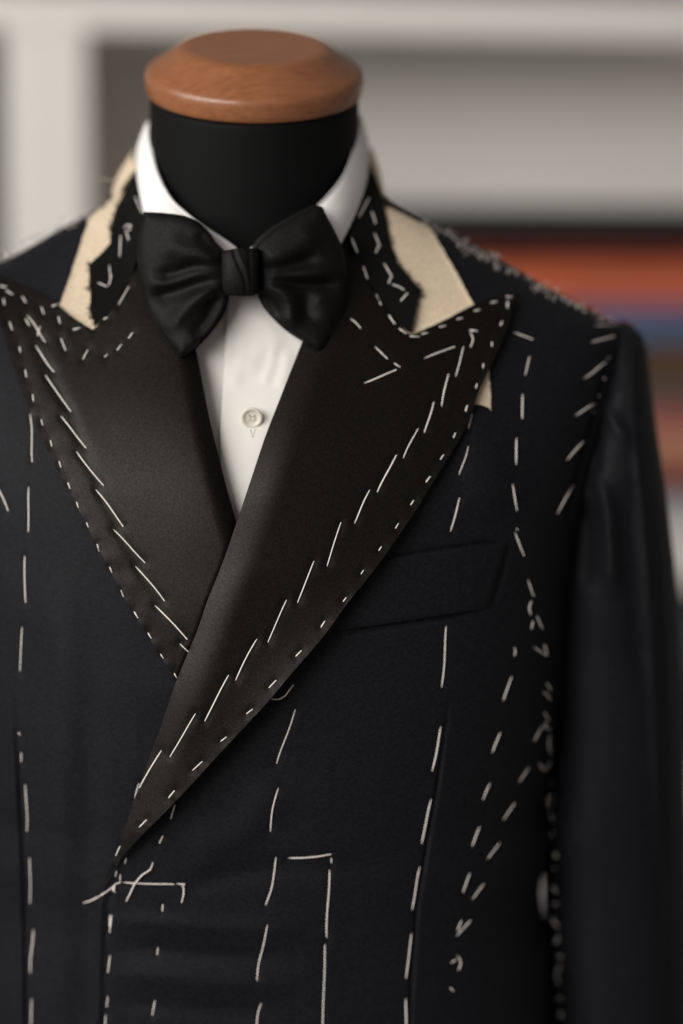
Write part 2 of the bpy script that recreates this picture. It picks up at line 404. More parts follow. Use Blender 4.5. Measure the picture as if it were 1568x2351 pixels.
# turned-down collar: lofted between its top fold and its lower edge
def loft(top, bot, nc, nr, bulge, th_, flare=0):
    A = catmull([unproj(a, c, Y) for a, c, Y in top], .002); Bt = catmull([unproj(a, c, Y) for a, c, Y in bot], .002)
    ra = lambda L: np.stack([np.interp(np.linspace(0, 1, nc), np.linspace(0, 1, len(L)), L[:, k]) for k in range(3)], 1)
    def arc(L):
        s = np.concatenate([[0], np.cumsum(np.linalg.norm(np.diff(L, axis=0), axis=1))]); s /= s[-1]
        return np.stack([np.interp(np.linspace(0, 1, nc), s, L[:, k]) for k in range(3)], 1)
    A, Bt = arc(A), arc(Bt); ctr = np.array([X0, .125, 0])
    V = []
    for side in (0, 1):
        for t in np.linspace(0, 1, nr):
            P = A * (1 - t) + Bt * t; d = P - ctr; d[:, 2] = 0; d /= np.linalg.norm(d, axis=1)[:, None]
            P = P + d * (bulge * 4 * t * (1 - t) * np.sign(1) - side * th_ * (1 if t > 0 else .4)); P[:, 2] += (0.0008 if side == 0 and 0 < t < .2 else 0)
            V.append(P)
    V = np.vstack(V); N = nc * nr
    F = grid_faces(nr, nc) + [[i + N for i in f[::-1]] for f in grid_faces(nr, nc)]
    for r_, fl in ((0, True), (nr - 1, False)):
        for j in range(nc - 1):
            q = [r_ * nc + j, r_ * nc + j + 1, N + r_ * nc + j + 1, N + r_ * nc + j]; F.append(q if fl else q[::-1])
    for c_, fl in ((0, False), (nc - 1, True)):
        for i in range(nr - 1):
            q = [i * nc + c_, (i + 1) * nc + c_, N + (i + 1) * nc + c_, N + i * nc + c_]; F.append(q if not fl else q[::-1])
    return V, F
V, F = loft([(556, 580, .043), (520, 552, .044), (470, 520, .047), (432, 492, .050), (392, 455, .056), (362, 400, .070), (347, 345, .088), (341, 300, .108), (345, 272, .130), (400, 258, .175), (582, 258, .207)],
            [(566, 655, .024), (500, 650, .026), (430, 615, .032), (370, 560, .044), (334, 500, .062), (317, 425, .085), (313, 380, .108), (318, 350, .135), (380, 340, .190), (582, 340, .222)], 70, 12, .0016, .0022)
obj('collar_leaf', V, F, M_collar, shirt)
V, F = loft([(560, 580, .043), (600, 553, .044), (660, 520, .047), (708, 488, .050), (752, 448, .056), (790, 400, .068), (812, 345, .086), (823, 300, .104), (824, 262, .128), (770, 258, .175), (583, 258, .207)],
            [(560, 655, .024), (640, 650, .026), (710, 620, .030), (765, 585, .040), (802, 520, .062), (835, 440, .085), (846, 385, .108), (842, 350, .135), (790, 340, .190), (583, 340, .222)], 70, 12, .0016, .0022)
obj('collar_leaf', V, F, M_collar, shirt)
bc = unproj(578, 958, float(ysurf(np.array(578.), np.array(958.))) + .0028 - .0022)
V, F = lathe(catmull([(.0001, 0), (.0048, 0), (.0064, .0004), (.0068, .0012), (.0066, .0019), (.0058, .0022), (.0048, .0019), (.0042, .0014), (.0030, .0012), (.0001, .0012)], .0002), 48)
V = np.asarray(V); V = np.stack([V[:, 0], -V[:, 2], V[:, 1]], 1) @ np.array([[1, 0, 0], [0, math.cos(.2), math.sin(.2)], [0, -math.sin(.2), math.cos(.2)]]) + bc
bt = obj('button', V, F, M_button, shirt)
for dx, dz in ((-.0014, -.0014), (.0014, -.0014), (-.0014, .0014), (.0014, .0014)):
    pr_ = [(.00055 * math.cos(a), .00055 * math.sin(a)) for a in np.linspace(0, 6.283, 9)[:-1]]
    V = np.array([(bc[0] + dx + a, bc[1] - .00135 + dz * .2 * -1, bc[2] + dz + c) for a, c in pr_]); V2 = V.copy(); V2[:, 1] += .0008
    obj('hole', np.vstack([V, V2]), [list(range(8))[::-1]] + [[k, (k + 1) % 8, 8 + (k + 1) % 8, 8 + k] for k in range(8)], M_bthread, bt)
for pts in ([(-.0014, .0014), (.0014, .0014)], [(-.0014, -.0014), (.0014, -.0014)], [(-.0014, .0014), (-.0014, -.0014)], [(.0014, .0014), (.0014, -.0014)]):
    P = np.array([(bc[0] + a * (1 - .0), bc[1] - .0016 - .2 * c, bc[2] + c) for a, c in pts]); V, F = tube(P, .0002, 5)
    obj('button_thread', V, F, M_shirt, bt)
for a, c in (((574, 985), (579, 1004)), ((585, 985), (580, 1004))):
    P = unproj([a[0], c[0]], [a[1], c[1]], ysurf(np.array([a[0], c[0]], float), np.array([a[1], c[1]], float)) + .0024); V, F = tube(P, .00025, 5)
    obj('buttonhole_stitch', V, F, M_hole, shirt)

# ------------------------------------------------------------------ jacket
jacket = empty('suit_jacket', (X0, YC, ZBOT + .005), 'unfinished dark navy tuxedo jacket covered in white basting stitches', 'jacket')
JM = []                                     # jacket surfaces the stitches lie on
def jobj(name, VF, m, **k):
    o = obj(name, VF[0], VF[1], m, jacket); JM.append(VF); return o

# basting stitches: measured ends of every stitch
S = []
def s2(*v):
    for k in range(0, len(v), 4): S.append([(v[k], v[k + 1]), (v[k + 2], v[k + 3])])
# collar and peak of the far lapel
s2(311, 453, 319, 472, 318, 472, 327, 489, 277, 541, 275, 590, 251, 609, 254, 640, 256, 632, 250, 655, 225, 649, 246, 658, 296, 658, 272, 700, 0, 657, 15, 659, 14, 667, 29, 676,
   8, 685, 10, 700, 51, 681, 60, 695, 22, 739, 28, 758, 95, 705, 101, 721, 119, 703, 138, 697, 58, 732, 68, 748, 63, 725, 104, 786, 92, 750, 86, 771, 134, 727, 138, 743,
   168, 757, 183, 753, 214, 734, 216, 757, 237, 733, 247, 729, 140, 777, 151, 805, 202, 803, 190, 825, 240, 819, 247, 814, 279, 791, 269, 804, 305, 764, 295, 777, 45, 796, 47, 809,
   290, 533, 296, 552)
S.append([(285, 524), (290, 517), (301, 518), (298, 528), (288, 530)])
# far lapel: edge dots, long diagonals
s2(58, 849, 61, 866, 75, 906, 77, 921, 95, 963, 98, 976, 116, 1011, 119, 1025, 136, 1059, 140, 1073, 156, 1108, 161, 1121, 176, 1153, 180, 1165, 199, 1200, 203, 1210,
   223, 1249, 228, 1265, 252, 1302, 257, 1314, 278, 1355, 284, 1370, 308, 1404, 317, 1419, 340, 1453, 347, 1465, 369, 1502, 375, 1511, 400, 1546, 406, 1556)
s2(82, 794, 124, 854, 104, 861, 163, 945, 140, 955, 198, 1029, 176, 1037, 238, 1115, 220, 1124, 283, 1209, 260, 1215, 333, 1292, 311, 1300, 378, 1380, 356, 1390, 430, 1468, 413, 1478, 432, 1496)
# far front: long upright row, one stray
s2(69, 951, 74, 1061, 66, 1118, 65, 1221, 57, 1276, 59, 1383, 51, 1439, 46, 1540, 43, 1682, 46, 1687, 49, 1728, 49, 1748, 58, 1801, 62, 1908, 68, 1968, 69, 2074, 77, 2134, 70, 2233, 73, 2292, 69, 2370)
S.append([(-6, 1118), (9, 1147), (19, 1173)])
# near lapel: long diagonals
s2(836, 880, 910, 849, 905, 834, 919, 843, 861, 796, 890, 824, 974, 823, 1044, 796, 1064, 796, 1046, 865, 1030, 859, 1014, 933, 996, 923, 974, 994, 960, 984, 926, 1052, 910, 1045, 866, 1130,
   849, 1125, 814, 1202, 783, 1199, 751, 1300, 721, 1288, 683, 1384, 658, 1377, 615, 1475, 590, 1467, 541, 1562, 525, 1550, 470, 1656, 449, 1638, 390, 1738, 371, 1723, 320, 1809, 319, 1798, 309, 1834, 276, 1942, 266, 1964)
# near lapel: edge dots
s2(1129, 785, 1130, 795, 1110, 835, 1109, 845, 1095, 881, 1093, 891, 1073, 931, 1069, 945, 1046, 994, 1041, 1005, 1019, 1044, 1011, 1055, 988, 1094, 978, 1107, 950, 1149, 943, 1159, 915, 1202, 908, 1213,
   876, 1255, 870, 1264, 835, 1309, 829, 1318, 795, 1372, 788, 1381, 746, 1426, 737, 1440, 692, 1494, 679, 1507, 634, 1562, 618, 1579, 580, 1628, 566, 1639, 520, 1692, 507, 1702, 465, 1748, 442, 1769, 401, 1815, 387, 1832, 337, 1882, 320, 1899)
# near collar and peak
s2(847, 455, 824, 499, 854, 486, 863, 514, 860, 536, 873, 567, 872, 561, 862, 581, 882, 605, 901, 637, 897, 637, 892, 651, 936, 673, 919, 692, 807, 546, 821, 580, 834, 612, 844, 641,
   863, 675, 875, 700, 892, 723, 907, 744, 916, 754, 933, 766, 941, 772, 962, 773, 967, 767, 982, 764, 1008, 751, 1023, 748, 1049, 733, 1062, 730, 1089, 714, 1102, 711, 1127, 695, 1141, 692,
   1162, 681, 1176, 682, 1166, 692, 1165, 707, 1153, 738, 1149, 747, 1078, 758, 1096, 760)
S += [[(900, 653), (914, 657), (928, 666)], [(805, 732), (819, 742), (828, 754)], [(1080, 763), (1087, 777), (1080, 798)]]
# chest: beside the lapel, upright row, armhole slants
s2(1084, 950, 1075, 984, 1075, 1025, 1054, 1090, 1055, 1142, 1034, 1220, 1180, 763, 1223, 779, 1216, 818, 1206, 862, 1200, 905, 1199, 962, 1186, 1005, 1185, 1067, 1177, 1111, 1187, 1172, 1187, 1214, 1189, 1217,
   1182, 1221, 1203, 1276, 1212, 1330, 1225, 1369, 1224, 1426, 1220, 1444, 1232, 1413, 1245, 1443, 1224, 1485, 1254, 1504, 1250, 1479, 1256, 1504, 1024, 1437, 1014, 1578)
S += [[(1220, 1380), (1215, 1394), (1218, 1411)], [(1181, 1486), (1184, 1495), (1181, 1506)]]
s2(1364, 748, 1414, 745, 1366, 735, 1404, 731, 1356, 786, 1410, 772, 1340, 869, 1391, 831, 1320, 955, 1365, 926, 1301, 1057, 1339, 1013, 1280, 1179, 1316, 1114,
   1396, 819, 1399, 822, 1386, 868, 1389, 871, 1374, 907, 1376, 910, 1361, 944, 1363, 947)
# side and dart rows
s2(1012, 1668, 992, 1770, 990, 1834, 968, 1937, 964, 1989, 946, 2089, 945, 2142, 932, 2247, 932, 2292, 932, 2370, 1175, 1553, 1155, 1609, 1149, 1681, 1130, 1728, 1125, 1798, 1108, 1837, 1101, 1898, 1084, 1943,
   1079, 2004, 1063, 2049, 1060, 2113, 1050, 2137, 1244, 1669, 1226, 1702, 1214, 1763, 1191, 1797, 1182, 1844, 1155, 1883, 1147, 1936, 1119, 1973, 1111, 2029, 1084, 2065, 1081, 2113, 1047, 2150, 1035, 2211, 1048, 2203, 1034, 2267, 1041, 2276)
S.append([(1049, 2193), (1057, 2202), (1058, 2217), (1052, 2228)])
# sleeve seam scraps
s2(1254, 1567, 1265, 1584, 1249, 1634, 1260, 1653, 1266, 1790, 1265, 1806, 1268, 1824, 1265, 1852, 1260, 1852, 1270, 1887, 1271, 1909, 1260, 1922, 1268, 2034, 1278, 2049, 1270, 2078, 1281, 2073, 1280, 2196, 1292, 2196, 1278, 2291, 1290, 2291, 1287, 2324, 1289, 2337, 1272, 1994, 1275, 1996)
S += [[(1246, 1590), (1255, 1592), (1262, 1605)], [(1254, 1658), (1250, 1670), (1262, 1674)], [(1262, 1687), (1260, 1712), (1265, 1732)], [(1238, 1752), (1244, 1764), (1252, 1767)], [(1252, 1767), (1259, 1758), (1264, 1748)],
      [(1270, 1964), (1278, 1958), (1277, 1970), (1273, 1966)], [(1269, 2107), (1274, 2122), (1283, 2129)], [(1282, 2147), (1280, 2162), (1270, 2166)], [(1284, 2214), (1284, 2227), (1276, 2232)], [(1277, 2232), (1280, 2250), (1287, 2260)]]
# front: rows round the first button place
s2(401, 1848, 392, 1880, 374, 1919, 366, 1936, 290, 1971, 287, 1982, 268, 2000, 265, 2012, 276, 2008, 276, 2026, 257, 2100, 252, 2141, 253, 2100, 252, 2128, 253, 2193, 248, 2233, 248, 2287, 245, 2312, 243, 2329, 241, 2366,
   374, 2076, 373, 2092, 363, 2176, 361, 2192, 356, 2296, 350, 2331, 761, 1970, 761, 1981, 757, 1997, 750, 2152, 746, 2167, 741, 2372)
S += [[(678, 1629), (660, 1690), (635, 1753)], [(639, 1809), (627, 1857), (621, 1909)], [(634, 1967), (631, 2007), (625, 2042), (610, 2078)], [(614, 2123), (605, 2167), (593, 2212), (590, 2251)], [(600, 2303), (592, 2332), (588, 2372)],
      [(661, 1970), (700, 1968), (735, 1965), (760, 1961)], [(283, 2026), (330, 2028), (400, 2030)]]
def quilt(px, py, amp=.0006, sig=6.5):
    """the cloth drawn in a little under every stitch"""
    d = np.zeros(np.shape(px)); f = px.ravel(); g_ = py.ravel(); o = d.ravel()
    for p in S:
        q = np.array(p, float); m = 22
        k = np.nonzero((f > q[:, 0].min() - m) & (f < q[:, 0].max() + m) & (g_ > q[:, 1].min() - m) & (g_ < q[:, 1].max() + m))[0]
        if len(k) == 0: continue
        e, t = dist_poly(f[k], g_[k], q)
        o[k] -= amp * np.exp(-(e / sig) ** 2) * (.6 + .4 * np.cos(t * 6.283))
    return o.reshape(np.shape(px))

# edges of the two fronts (measured), turned into angles round the torso
def theta_edge(line):
    L = catmull(line, 6.0); P = unproj(L[:, 0], L[:, 1], ysurf(L[:, 0], L[:, 1]))
    zz = P[:, 2]; xr = np.clip((P[:, 0] - X0) / Wz(zz), -.999, .999)
    t = np.arcsin(np.sign(xr) * np.abs(xr) ** (PE / 2))
    o = np.argsort(zz); return zz[o], t[o]
zl, tl_ = theta_edge([(285, 425), (300, 520), (345, 650), (405, 800), (470, 1000), (520, 1180), (560, 1300), (620, 1500), (700, 1800), (720, 2400), (720, 3000)])
zr, tr_ = theta_edge([(868, 425), (838, 520), (775, 700), (712, 820), (662, 930), (612, 1070), (567, 1200), (520, 1330), (450, 1480), (372, 1700), (315, 1890), (262, 2000), (238, 2040), (229, 2075), (224, 2200), (220, 2351), (212, 2700), (205, 3000)])
NR, NC = 430, 400
zrow = np.linspace(ZBOT, ZTOP, NR)
def panel(side):
    s = np.linspace(0, 1, NC) ** 1.0
    if side > 0: te = np.interp(zrow, zr, tr_); TH = te[:, None] + (math.radians(97) - te)[:, None] * s[None]
    else: te = np.interp(zrow, zl, tl_); TH = te[:, None] + (-math.radians(97) - te)[:, None] * s[None]
    Z = zrow[:, None] + 0 * TH
    P = torso(TH, Z); px, py = proj(P); x, z = P[..., 0], P[..., 2]
    d = .0008 * wob(x, z, 22, 3 + side) + .0005 * wob(x, z, 60, 9 + side)
    if side > 0:
        d = d + .0032 + .0015 * sstep(1300, 1700, py)
        # dart, soft cross drag lines, chest swell
        d -= ridge(px, py, [(1027, 1590), (1004, 1767), (976, 1940), (949, 2117), (936, 2351), (930, 2600)], .0022, 4.0)
        d += ridge(px, py, [(240, 2105), (450, 2120), (700, 2135)], .0016, 22) - ridge(px, py, [(250, 2165), (450, 2185), (700, 2200)], .0018, 22)
        d += ridge(px, py, [(240, 2225), (450, 2245), (680, 2262)], .0016, 24) - ridge(px, py, [(250, 2290), (420, 2310), (640, 2330)], .0016, 24)
        d -= ridge(px, py, [(380, 2050), (560, 2000), (760, 1985), (900, 2000)], .0016, 26)
        d += ridge(px, py, [(420, 1960), (560, 1900), (640, 1780)], .0020, 45)
        d += ridge(px, py, [(1050, 900), (1110, 1050), (1120, 1200)], .003, 60)
        edge = np.interp(py, [2040, 2075, 2200, 2351, 2700], [238, 229, 224, 220, 212])
        d -= .0019 * np.exp(-((px - edge - 22) / 8.5) ** 2) * sstep(2020, 2075, py)
        d -= .0012 * np.exp(-((px - edge) / 5.0) ** 2) * sstep(2000, 2060, py)
        d -= ridge(px, py, [(745, 1456), (900, 1434), (1040, 1411), (1116, 1399)], .0036, 4.5) + ridge(px, py, [(880, 1282), (960, 1269), (1060, 1254), (1155, 1242)], .0018, 4.5)
        d -= ridge(px, py, [(1166, 1246), (1145, 1330), (1124, 1396)], .0010, 5)
        # armhole seam hollow
        d -= ridge(px, py, [(1395, 800), (1365, 930), (1316, 1110), (1290, 1230)], .002, 8)
    else:
        d -= ridge(px, py, [(30, 1585), (38, 1740), (47, 1917), (53, 2130), (57, 2351), (60, 2700)], .0034, 4.0)
        d += ridge(px, py, [(150, 1250), (150, 1600), (140, 2000), (135, 2500)], .0016, 40) - ridge(px, py, [(205, 1500), (200, 1900), (190, 2500)], .0012, 35)
        d -= ridge(px, py, [(100, 1300), (92, 1700), (95, 2300)], .0010, 30)
    d = d + quilt(px, py)
    e = 2 / PE; sn, cs = np.sin(TH), np.cos(TH)
    nx = np.sign(sn) * np.abs(sn) ** (2 - e) / Wz(Z); ny = -np.sign(cs) * np.abs(cs) ** (2 - e) / Dz(Z); L = np.hypot(nx, ny) + 1e-9
    P[..., 0] += d * nx / L; P[..., 1] += d * ny / L
    # turned edge
    E = P[:, 0].copy(); E[:, 1] += .0034; E[:, 0] += .0006 * side
    P = np.concatenate([E[:, None], P], 1)
    return P.reshape(-1, 3), grid_faces(NR, NC + 1, False, side < 0)
lp = panel(-1); rp = panel(1)
o = jobj('front_panel', lp, M_wool)
o = jobj('front_panel', rp, M_wool); o['label'] = 'overlapping navy front with breast pocket'
thb = np.linspace(math.radians(96), math.radians(264), 120); zb = np.linspace(ZBOT, ZTOP, 160)
V = torso(thb[None] + 0 * zb[:, None], zb[:, None] + 0 * thb[None], .001).reshape(-1, 3)
obj('back_panel', V, grid_faces(160, 120), M_wool, jacket)

# sleeves
def sleeve(mirror):
    ys = np.concatenate([np.linspace(737, 830, 28), np.linspace(835, 3000, 240)])
    xi = np.interp(ys, *zip(*[(737, 1422), (743, 1410), (750, 1403), (760, 1399), (800, 1396), (870, 1386), (930, 1366), (1010, 1341), (1110, 1316), (1200, 1296), (1300, 1280), (1400, 1270), (1500, 1264), (1700, 1260), (1830, 1254), (1880, 1250), (1930, 1240), (1960, 1242), (2030, 1247), (2120, 1250), (2200, 1258), (2351, 1268), (3000, 1310)]))
    xo = np.interp(ys, *zip(*[(737, 1434), (740, 1444), (747, 1454), (757, 1465), (771, 1476), (790, 1484), (820, 1489), (875, 1495), (950, 1503), (1012, 1512), (1085, 1523), (1170, 1535), (1200, 1538), (1300, 1550), (1400, 1558), (1500, 1564), (1700, 1572), (2000, 1580), (2351, 1588), (3000, 1590)]))
    k = np.hanning(11); k /= k.sum()
    for a in (xi, xo): a[30:-8] = np.convolve(np.pad(a, 5, 'edge'), k, 'valid')[30:-8]
    yc = np.interp(ys, [741, 760, 850, 1000, 1200, 1500, 2000, 3000], [.122, .121, .118, .116, .119, .127, .131, .13])
    bd = np.interp(ys, [737, 747, 765, 800, 900, 1100, 1400, 1800, 2400, 3000], [.004, .016, .026, .036, .050, .060, .063, .062, .058, .052])
    n = 112; a = np.arange(n) / n * 2 * math.pi; ca, sa = np.cos(a), np.sin(a); e = .86
    sx = np.sign(ca) * np.abs(ca) ** e; sy = np.sign(sa) * np.abs(sa) ** e
    px = (xi + xo)[:, None] / 2 + (xo - xi)[:, None] / 2 * sx[None]; py = ys[:, None] + 0 * px
    Y = yc[:, None] - bd[:, None] * sy[None]; fr = (sy > 0)[None]
    d = ridge(px, py, [(1362, 915), (1398, 955), (1450, 1030)], .0032, 15) + ridge(px, py, [(1355, 1010), (1338, 1090), (1335, 1170)], .006, 16)
    d += ridge(px, py, [(1345, 1095), (1378, 1120), (1396, 1180), (1402, 1280), (1404, 1380)], .0058, 17) - ridge(px, py, [(1372, 980), (1368, 1060), (1360, 1090)], .0018, 14)
    d -= ridge(px, py, [(1350, 1150), (1352, 1240), (1345, 1360)], .004, 18) + ridge(px, py, [(1440, 1100), (1450, 1300), (1470, 1600)], .003, 22)
    d += ridge(px, py, [(1455, 850), (1468, 1050), (1490, 1300), (1505, 1600), (1520, 2000)], .004, 14) + ridge(px, py, [(1490, 1050), (1517, 1300), (1535, 1700), (1540, 2351)], .003, 12)
    d += .0012 * wob(px * .00028, py * .00028, 40, 5)
    Y = Y - d * fr * np.clip(sy[None] * 3, 0, 1)
    P = unproj(px, py, Y)
    if mirror: P[..., 0] = 2 * X0 - P[..., 0]
    F = grid_faces(len(ys), n, True, not mirror) + [list(range(n))]
    return P.reshape(-1, 3), F
sl = sleeve(False); o = jobj('sleeve', sl, M_wool)
o = jobj('sleeve', sleeve(True), M_wool)

# beige canvas showing between collar and lapels
def canvas_depth(px, py, e): return ysurf(px, py) - .0042 - .0012 * np.exp(-e / 6) + .0006 * wob(px * .01, py * .01, 2, 4)
jobj('canvas', patch([(296, 396), (275, 445), (240, 470), (206, 498), (190, 545), (165, 622), (136, 703), (172, 732), (212, 756), (240, 742), (250, 640), (300, 520), (318, 420)], canvas_depth, .0012, 7, .6, 6, False), M_canvas)
jobj('canvas', patch([(868, 430), (905, 464), (962, 492), (988, 524), (1040, 612), (1088, 699), (1020, 735), (944, 770), (900, 735), (890, 600), (850, 480)], canvas_depth, .0012, 7, .6, 6, False), M_canvas)

# lapels
ROLL_R = [(700, 770), (668, 850), (640, 922), (608, 1005), (578, 1095), (543, 1200), (508, 1300), (477, 1377), (453, 1447), (431, 1500), (404, 1566), (373, 1656), (347, 1729), (325, 1787), (307, 1839), (292, 1884), (276, 1932), (260, 1978), (245, 2012), (232, 2047)]
OUT_R = [(1183, 671), (1171, 733), (1160, 765), (1140, 812), (1122, 850), (1099, 901), (1085, 942), (1068, 984), (1027, 1055), (986, 1120), (949, 1181), (911, 1236), (873, 1290), (836, 1338), (800, 1382), (754, 1446), (721, 1487), (677, 1537), (622, 1603), (567, 1663), (519, 1714), (486, 1750), (435, 1806), (384, 1860), (340, 1903), (307, 1937), (285, 1962), (268, 1984), (254, 2005), (232, 2047)]
ROLL_L = [(425, 740), (449, 802), (466, 885), (482, 965), (510, 1080), (543, 1202), (575, 1320), (610, 1450)]
OUT_L = [(-46, 612), (-22, 690), (0, 742), (30, 838), (62, 932), (105, 1025), (150, 1112), (212, 1232), (280, 1360), (342, 1465), (406, 1567), (450, 1640)]
lapR = OUT_R[:-1] + ROLL_R[::-1] + [(735, 690), (765, 600), (800, 540), (812, 560), (840, 640), (880, 705), (915, 748), (946, 768), (1010, 741), (1086, 700), (1135, 683)]
def dR(px, py, e):
    d, t = dist_poly(px, py, catmull(ROLL_R, 12)); do, to = dist_poly(px, py, catmull(OUT_R, 12))
    R_ = 78.0; roll = np.clip(1 - d / R_, 0, 1) ** 2
    low = sstep(1250, 1650, py) * (1 - sstep(1850, 2030, py))
    up = sstep(1130, 1330, py)
    off = .0070 + .0062 * up + .0085 * np.exp(-d / 260) * (1 - sstep(1500, 2000, py)) + (.0015 + .0050 * low) * np.exp(-do / (40 + 50 * low)) - .0062 * roll * (1 - .6 * sstep(1850, 2000, py)) + .0022 * sstep(1850, 2000, py)
    off += .0004 * wob(px * .01, py * .01, 1.2, 12)
    off *= 1 - .30 * sstep(1880, 2044, py)
    off += quilt(px, py, .0007, 8)
    return ysurf(px, py) - off
lapL = OUT_L + [(520, 1640), (600, 1470)] + ROLL_L[::-1] + [(398, 670), (362, 600), (335, 520), (322, 545), (300, 640), (262, 700), (214, 755), (172, 735), (128, 697), (60, 660), (0, 634)]
def dL(px, py, e):
    d, t = dist_poly(px, py, catmull(ROLL_L, 12)); do, to = dist_poly(px, py, catmull(OUT_L, 12))
    roll = np.clip(1 - d / 48.0, 0, 1) ** 2
    off = .0068 + .0014 * np.exp(-do / 35) - .0056 * roll + .0062 * np.exp(-(d / 190) ** 2)
    pk = (1 - sstep(60, 85, do)) * .0003 * np.sin(to * 95) * wob(px * .01, py * .01, 3, 31)
    off += .0003 * wob(px * .01, py * .01, 1.2, 14) + pk - ridge(px, py, [(60, 740), (150, 930), (260, 1190), (400, 1440)], .0008, 14)
    rx = np.interp(py, [p[1] for p in ROLL_R], [p[0] for p in ROLL_R]); sd = (px - rx) * .9
    off -= sstep(1120, 1220, py) * .0130 * sstep(-4, 40, sd)
    off += quilt(px, py, .0007, 8)
    return ysurf(px, py) - off
jobj('lapel', patch(lapL, dL, .0018, 8), M_satin)
o = jobj('lapel', patch(lapR, dR, .0018, 8), M_satin); o['label'] = 'overlapping satin peak lapel with long basting stitches'

# raw-edged undercollar felt
def rbf(ctrl, cap=.0058):
    c = np.array(ctrl, float); q = c[:, :2] / 100
    for i in range(len(c)):
        if np.isnan(c[i, 2]): c[i, 2] = float(ysurf(c[i, 0], c[i, 1])) - .0088
    K = np.linalg.norm(q[:, None] - q[None], axis=-1); A = np.block([[K, np.ones((len(c), 1)), q], [np.ones((1, len(c))), np.zeros((1, 3))], [q.T, np.zeros((2, 3))]])
    wts = np.linalg.solve(A, np.concatenate([c[:, 2], [0, 0, 0]]))
    def f(px, py, e):
        r = np.stack([px, py], -1) / 100; k = np.linalg.norm(r[:, None] - q[None], axis=-1)
        Y = k @ wts[:len(c)] + wts[len(c)] + r @ wts[len(c) + 1:]
        return np.minimum(Y, ysurf(px, py) - cap)
    return f
NA = float('nan')
cL = [(314, 385, .112), (331, 486, .066), (323, 560, .052), (300, 640, NA), (262, 700, NA), (216, 752, NA), (206, 706, NA), (208, 680, NA), (204, 607, NA), (228, 585, NA), (253, 558, .070), (254, 520, .080), (266, 478, .092), (290, 430, .108)]
colL = patch([c[:2] for c in cL], rbf(cL), .0016, 6, .55, 4, False); o = jobj('collar', colL, M_felt); o['label'] = 'raw-edged dark felt collar half'
cR = [(845, 366, .112), (838, 440, .088), (800, 528, .062), (804, 548, .052), (822, 610, NA), (862, 690, NA), (900, 735, NA), (944, 766, NA), (954, 722, NA), (958, 690, NA), (966, 664, NA), (940, 638, NA), (914, 605, NA), (898, 560, .070), (888, 505, .080), (880, 458, .094), (862, 405, .108)]
colR = patch([c[:2] for c in cR], rbf(cR), .0016, 6, .55, 4, False); o = jobj('collar', colR, M_felt)
V, F = loft([(314, 384, .113), (305, 352, .14), (340, 330, .19), (450, 325, .222), (582, 325, .232), (720, 325, .222), (830, 330, .19), (853, 345, .14), (846, 366, .113)],
            [(262, 462, .108), (262, 430, .15), (310, 410, .205), (440, 405, .238), (582, 405, .246), (730, 405, .238), (845, 400, .205), (872, 425, .15), (884, 460, .108)], 110, 10, .002, .002)
obj('collar_back', V, F, M_canvas, jacket)
# end of a canvas strip peeping out below the lapel
jobj('canvas_tab', patch([(1122, 842), (1126, 900), (1128, 944), (1108, 944), (1084, 938), (1070, 930), (1095, 880)], lambda px, py, e: ysurf(px, py) - .0050, .0012, 6, .6, 5, False), M_canvas)
# breast pocket welt
def dP(px, py, e): return ysurf(px, py) - .0050 - .0008 * (1 - np.exp(-e / 4))
o = jobj('pocket_welt', patch([(870, 1287), (960, 1272), (1060, 1257), (1150, 1246), (1160, 1249), (1158, 1262), (1140, 1330), (1122, 1388), (1114, 1396), (1040, 1408), (900, 1430), (750, 1452), (740, 1445), (800, 1390)], dP, .0016, 6, 0, 6, False), M_wool)

# ------------------------------------------------------------------ bow tie
tie = empty('bow_tie', unproj(552, 700, .03), 'large black satin bow tie at the shirt collar', 'bow tie')
wl = [(331, 486), (380, 489), (432, 498), (470, 522), (492, 553), (512, 574), (520, 600), (522, 640), (522, 678), (514, 710), (496, 742), (462, 782), (418, 822), (402, 806), (362, 752), (338, 708), (322, 650), (315, 592), (318, 535)]
wr = [(584, 572), (600, 552), (636, 522), (686, 494), (734, 473), (750, 496), (776, 545), (790, 580), (796, 622), (792, 648), (795, 685), (786, 725), (762, 770), (736, 806), (700, 787), (656, 758), (612, 712), (596, 678), (584, 650)]
def bow_base(px, py): r = np.hypot((px - 551) / 250, (py - 625) / 330); return .0215 + .013 * r ** 2 - .012 * sstep(690, 830, py)
def dWl(px, py, e):
    o = .0048 * (1 - np.exp(-e / 11)) * sstep(0, 1, np.abs(px - 551) / 120 + .25)
    f = ridge(px, py, [(512, 602), (460, 590), (408, 572), (370, 550)], 0.0043, 29) - ridge(px, py, [(510, 616), (450, 612), (405, 628), (350, 640)], 0.0044, 16)
    f += ridge(px, py, [(512, 628), (450, 632), (390, 648), (335, 655)], 0.0034, 17) - ridge(px, py, [(510, 640), (455, 652), (390, 672), (340, 690)], 0.0051, 20)
    f += ridge(px, py, [(512, 648), (470, 672), (430, 705), (400, 740), (380, 760)], 0.0043, 20) - ridge(px, py, [(512, 668), (488, 705), (475, 735), (440, 775)], 0.0043, 18)
    f -= ridge(px, py, [(505, 585), (480, 560), (455, 530)], 0.0026, 16)
    return bow_base(px, py) - o - f * .95 * np.clip(e / 20, 0, 1)
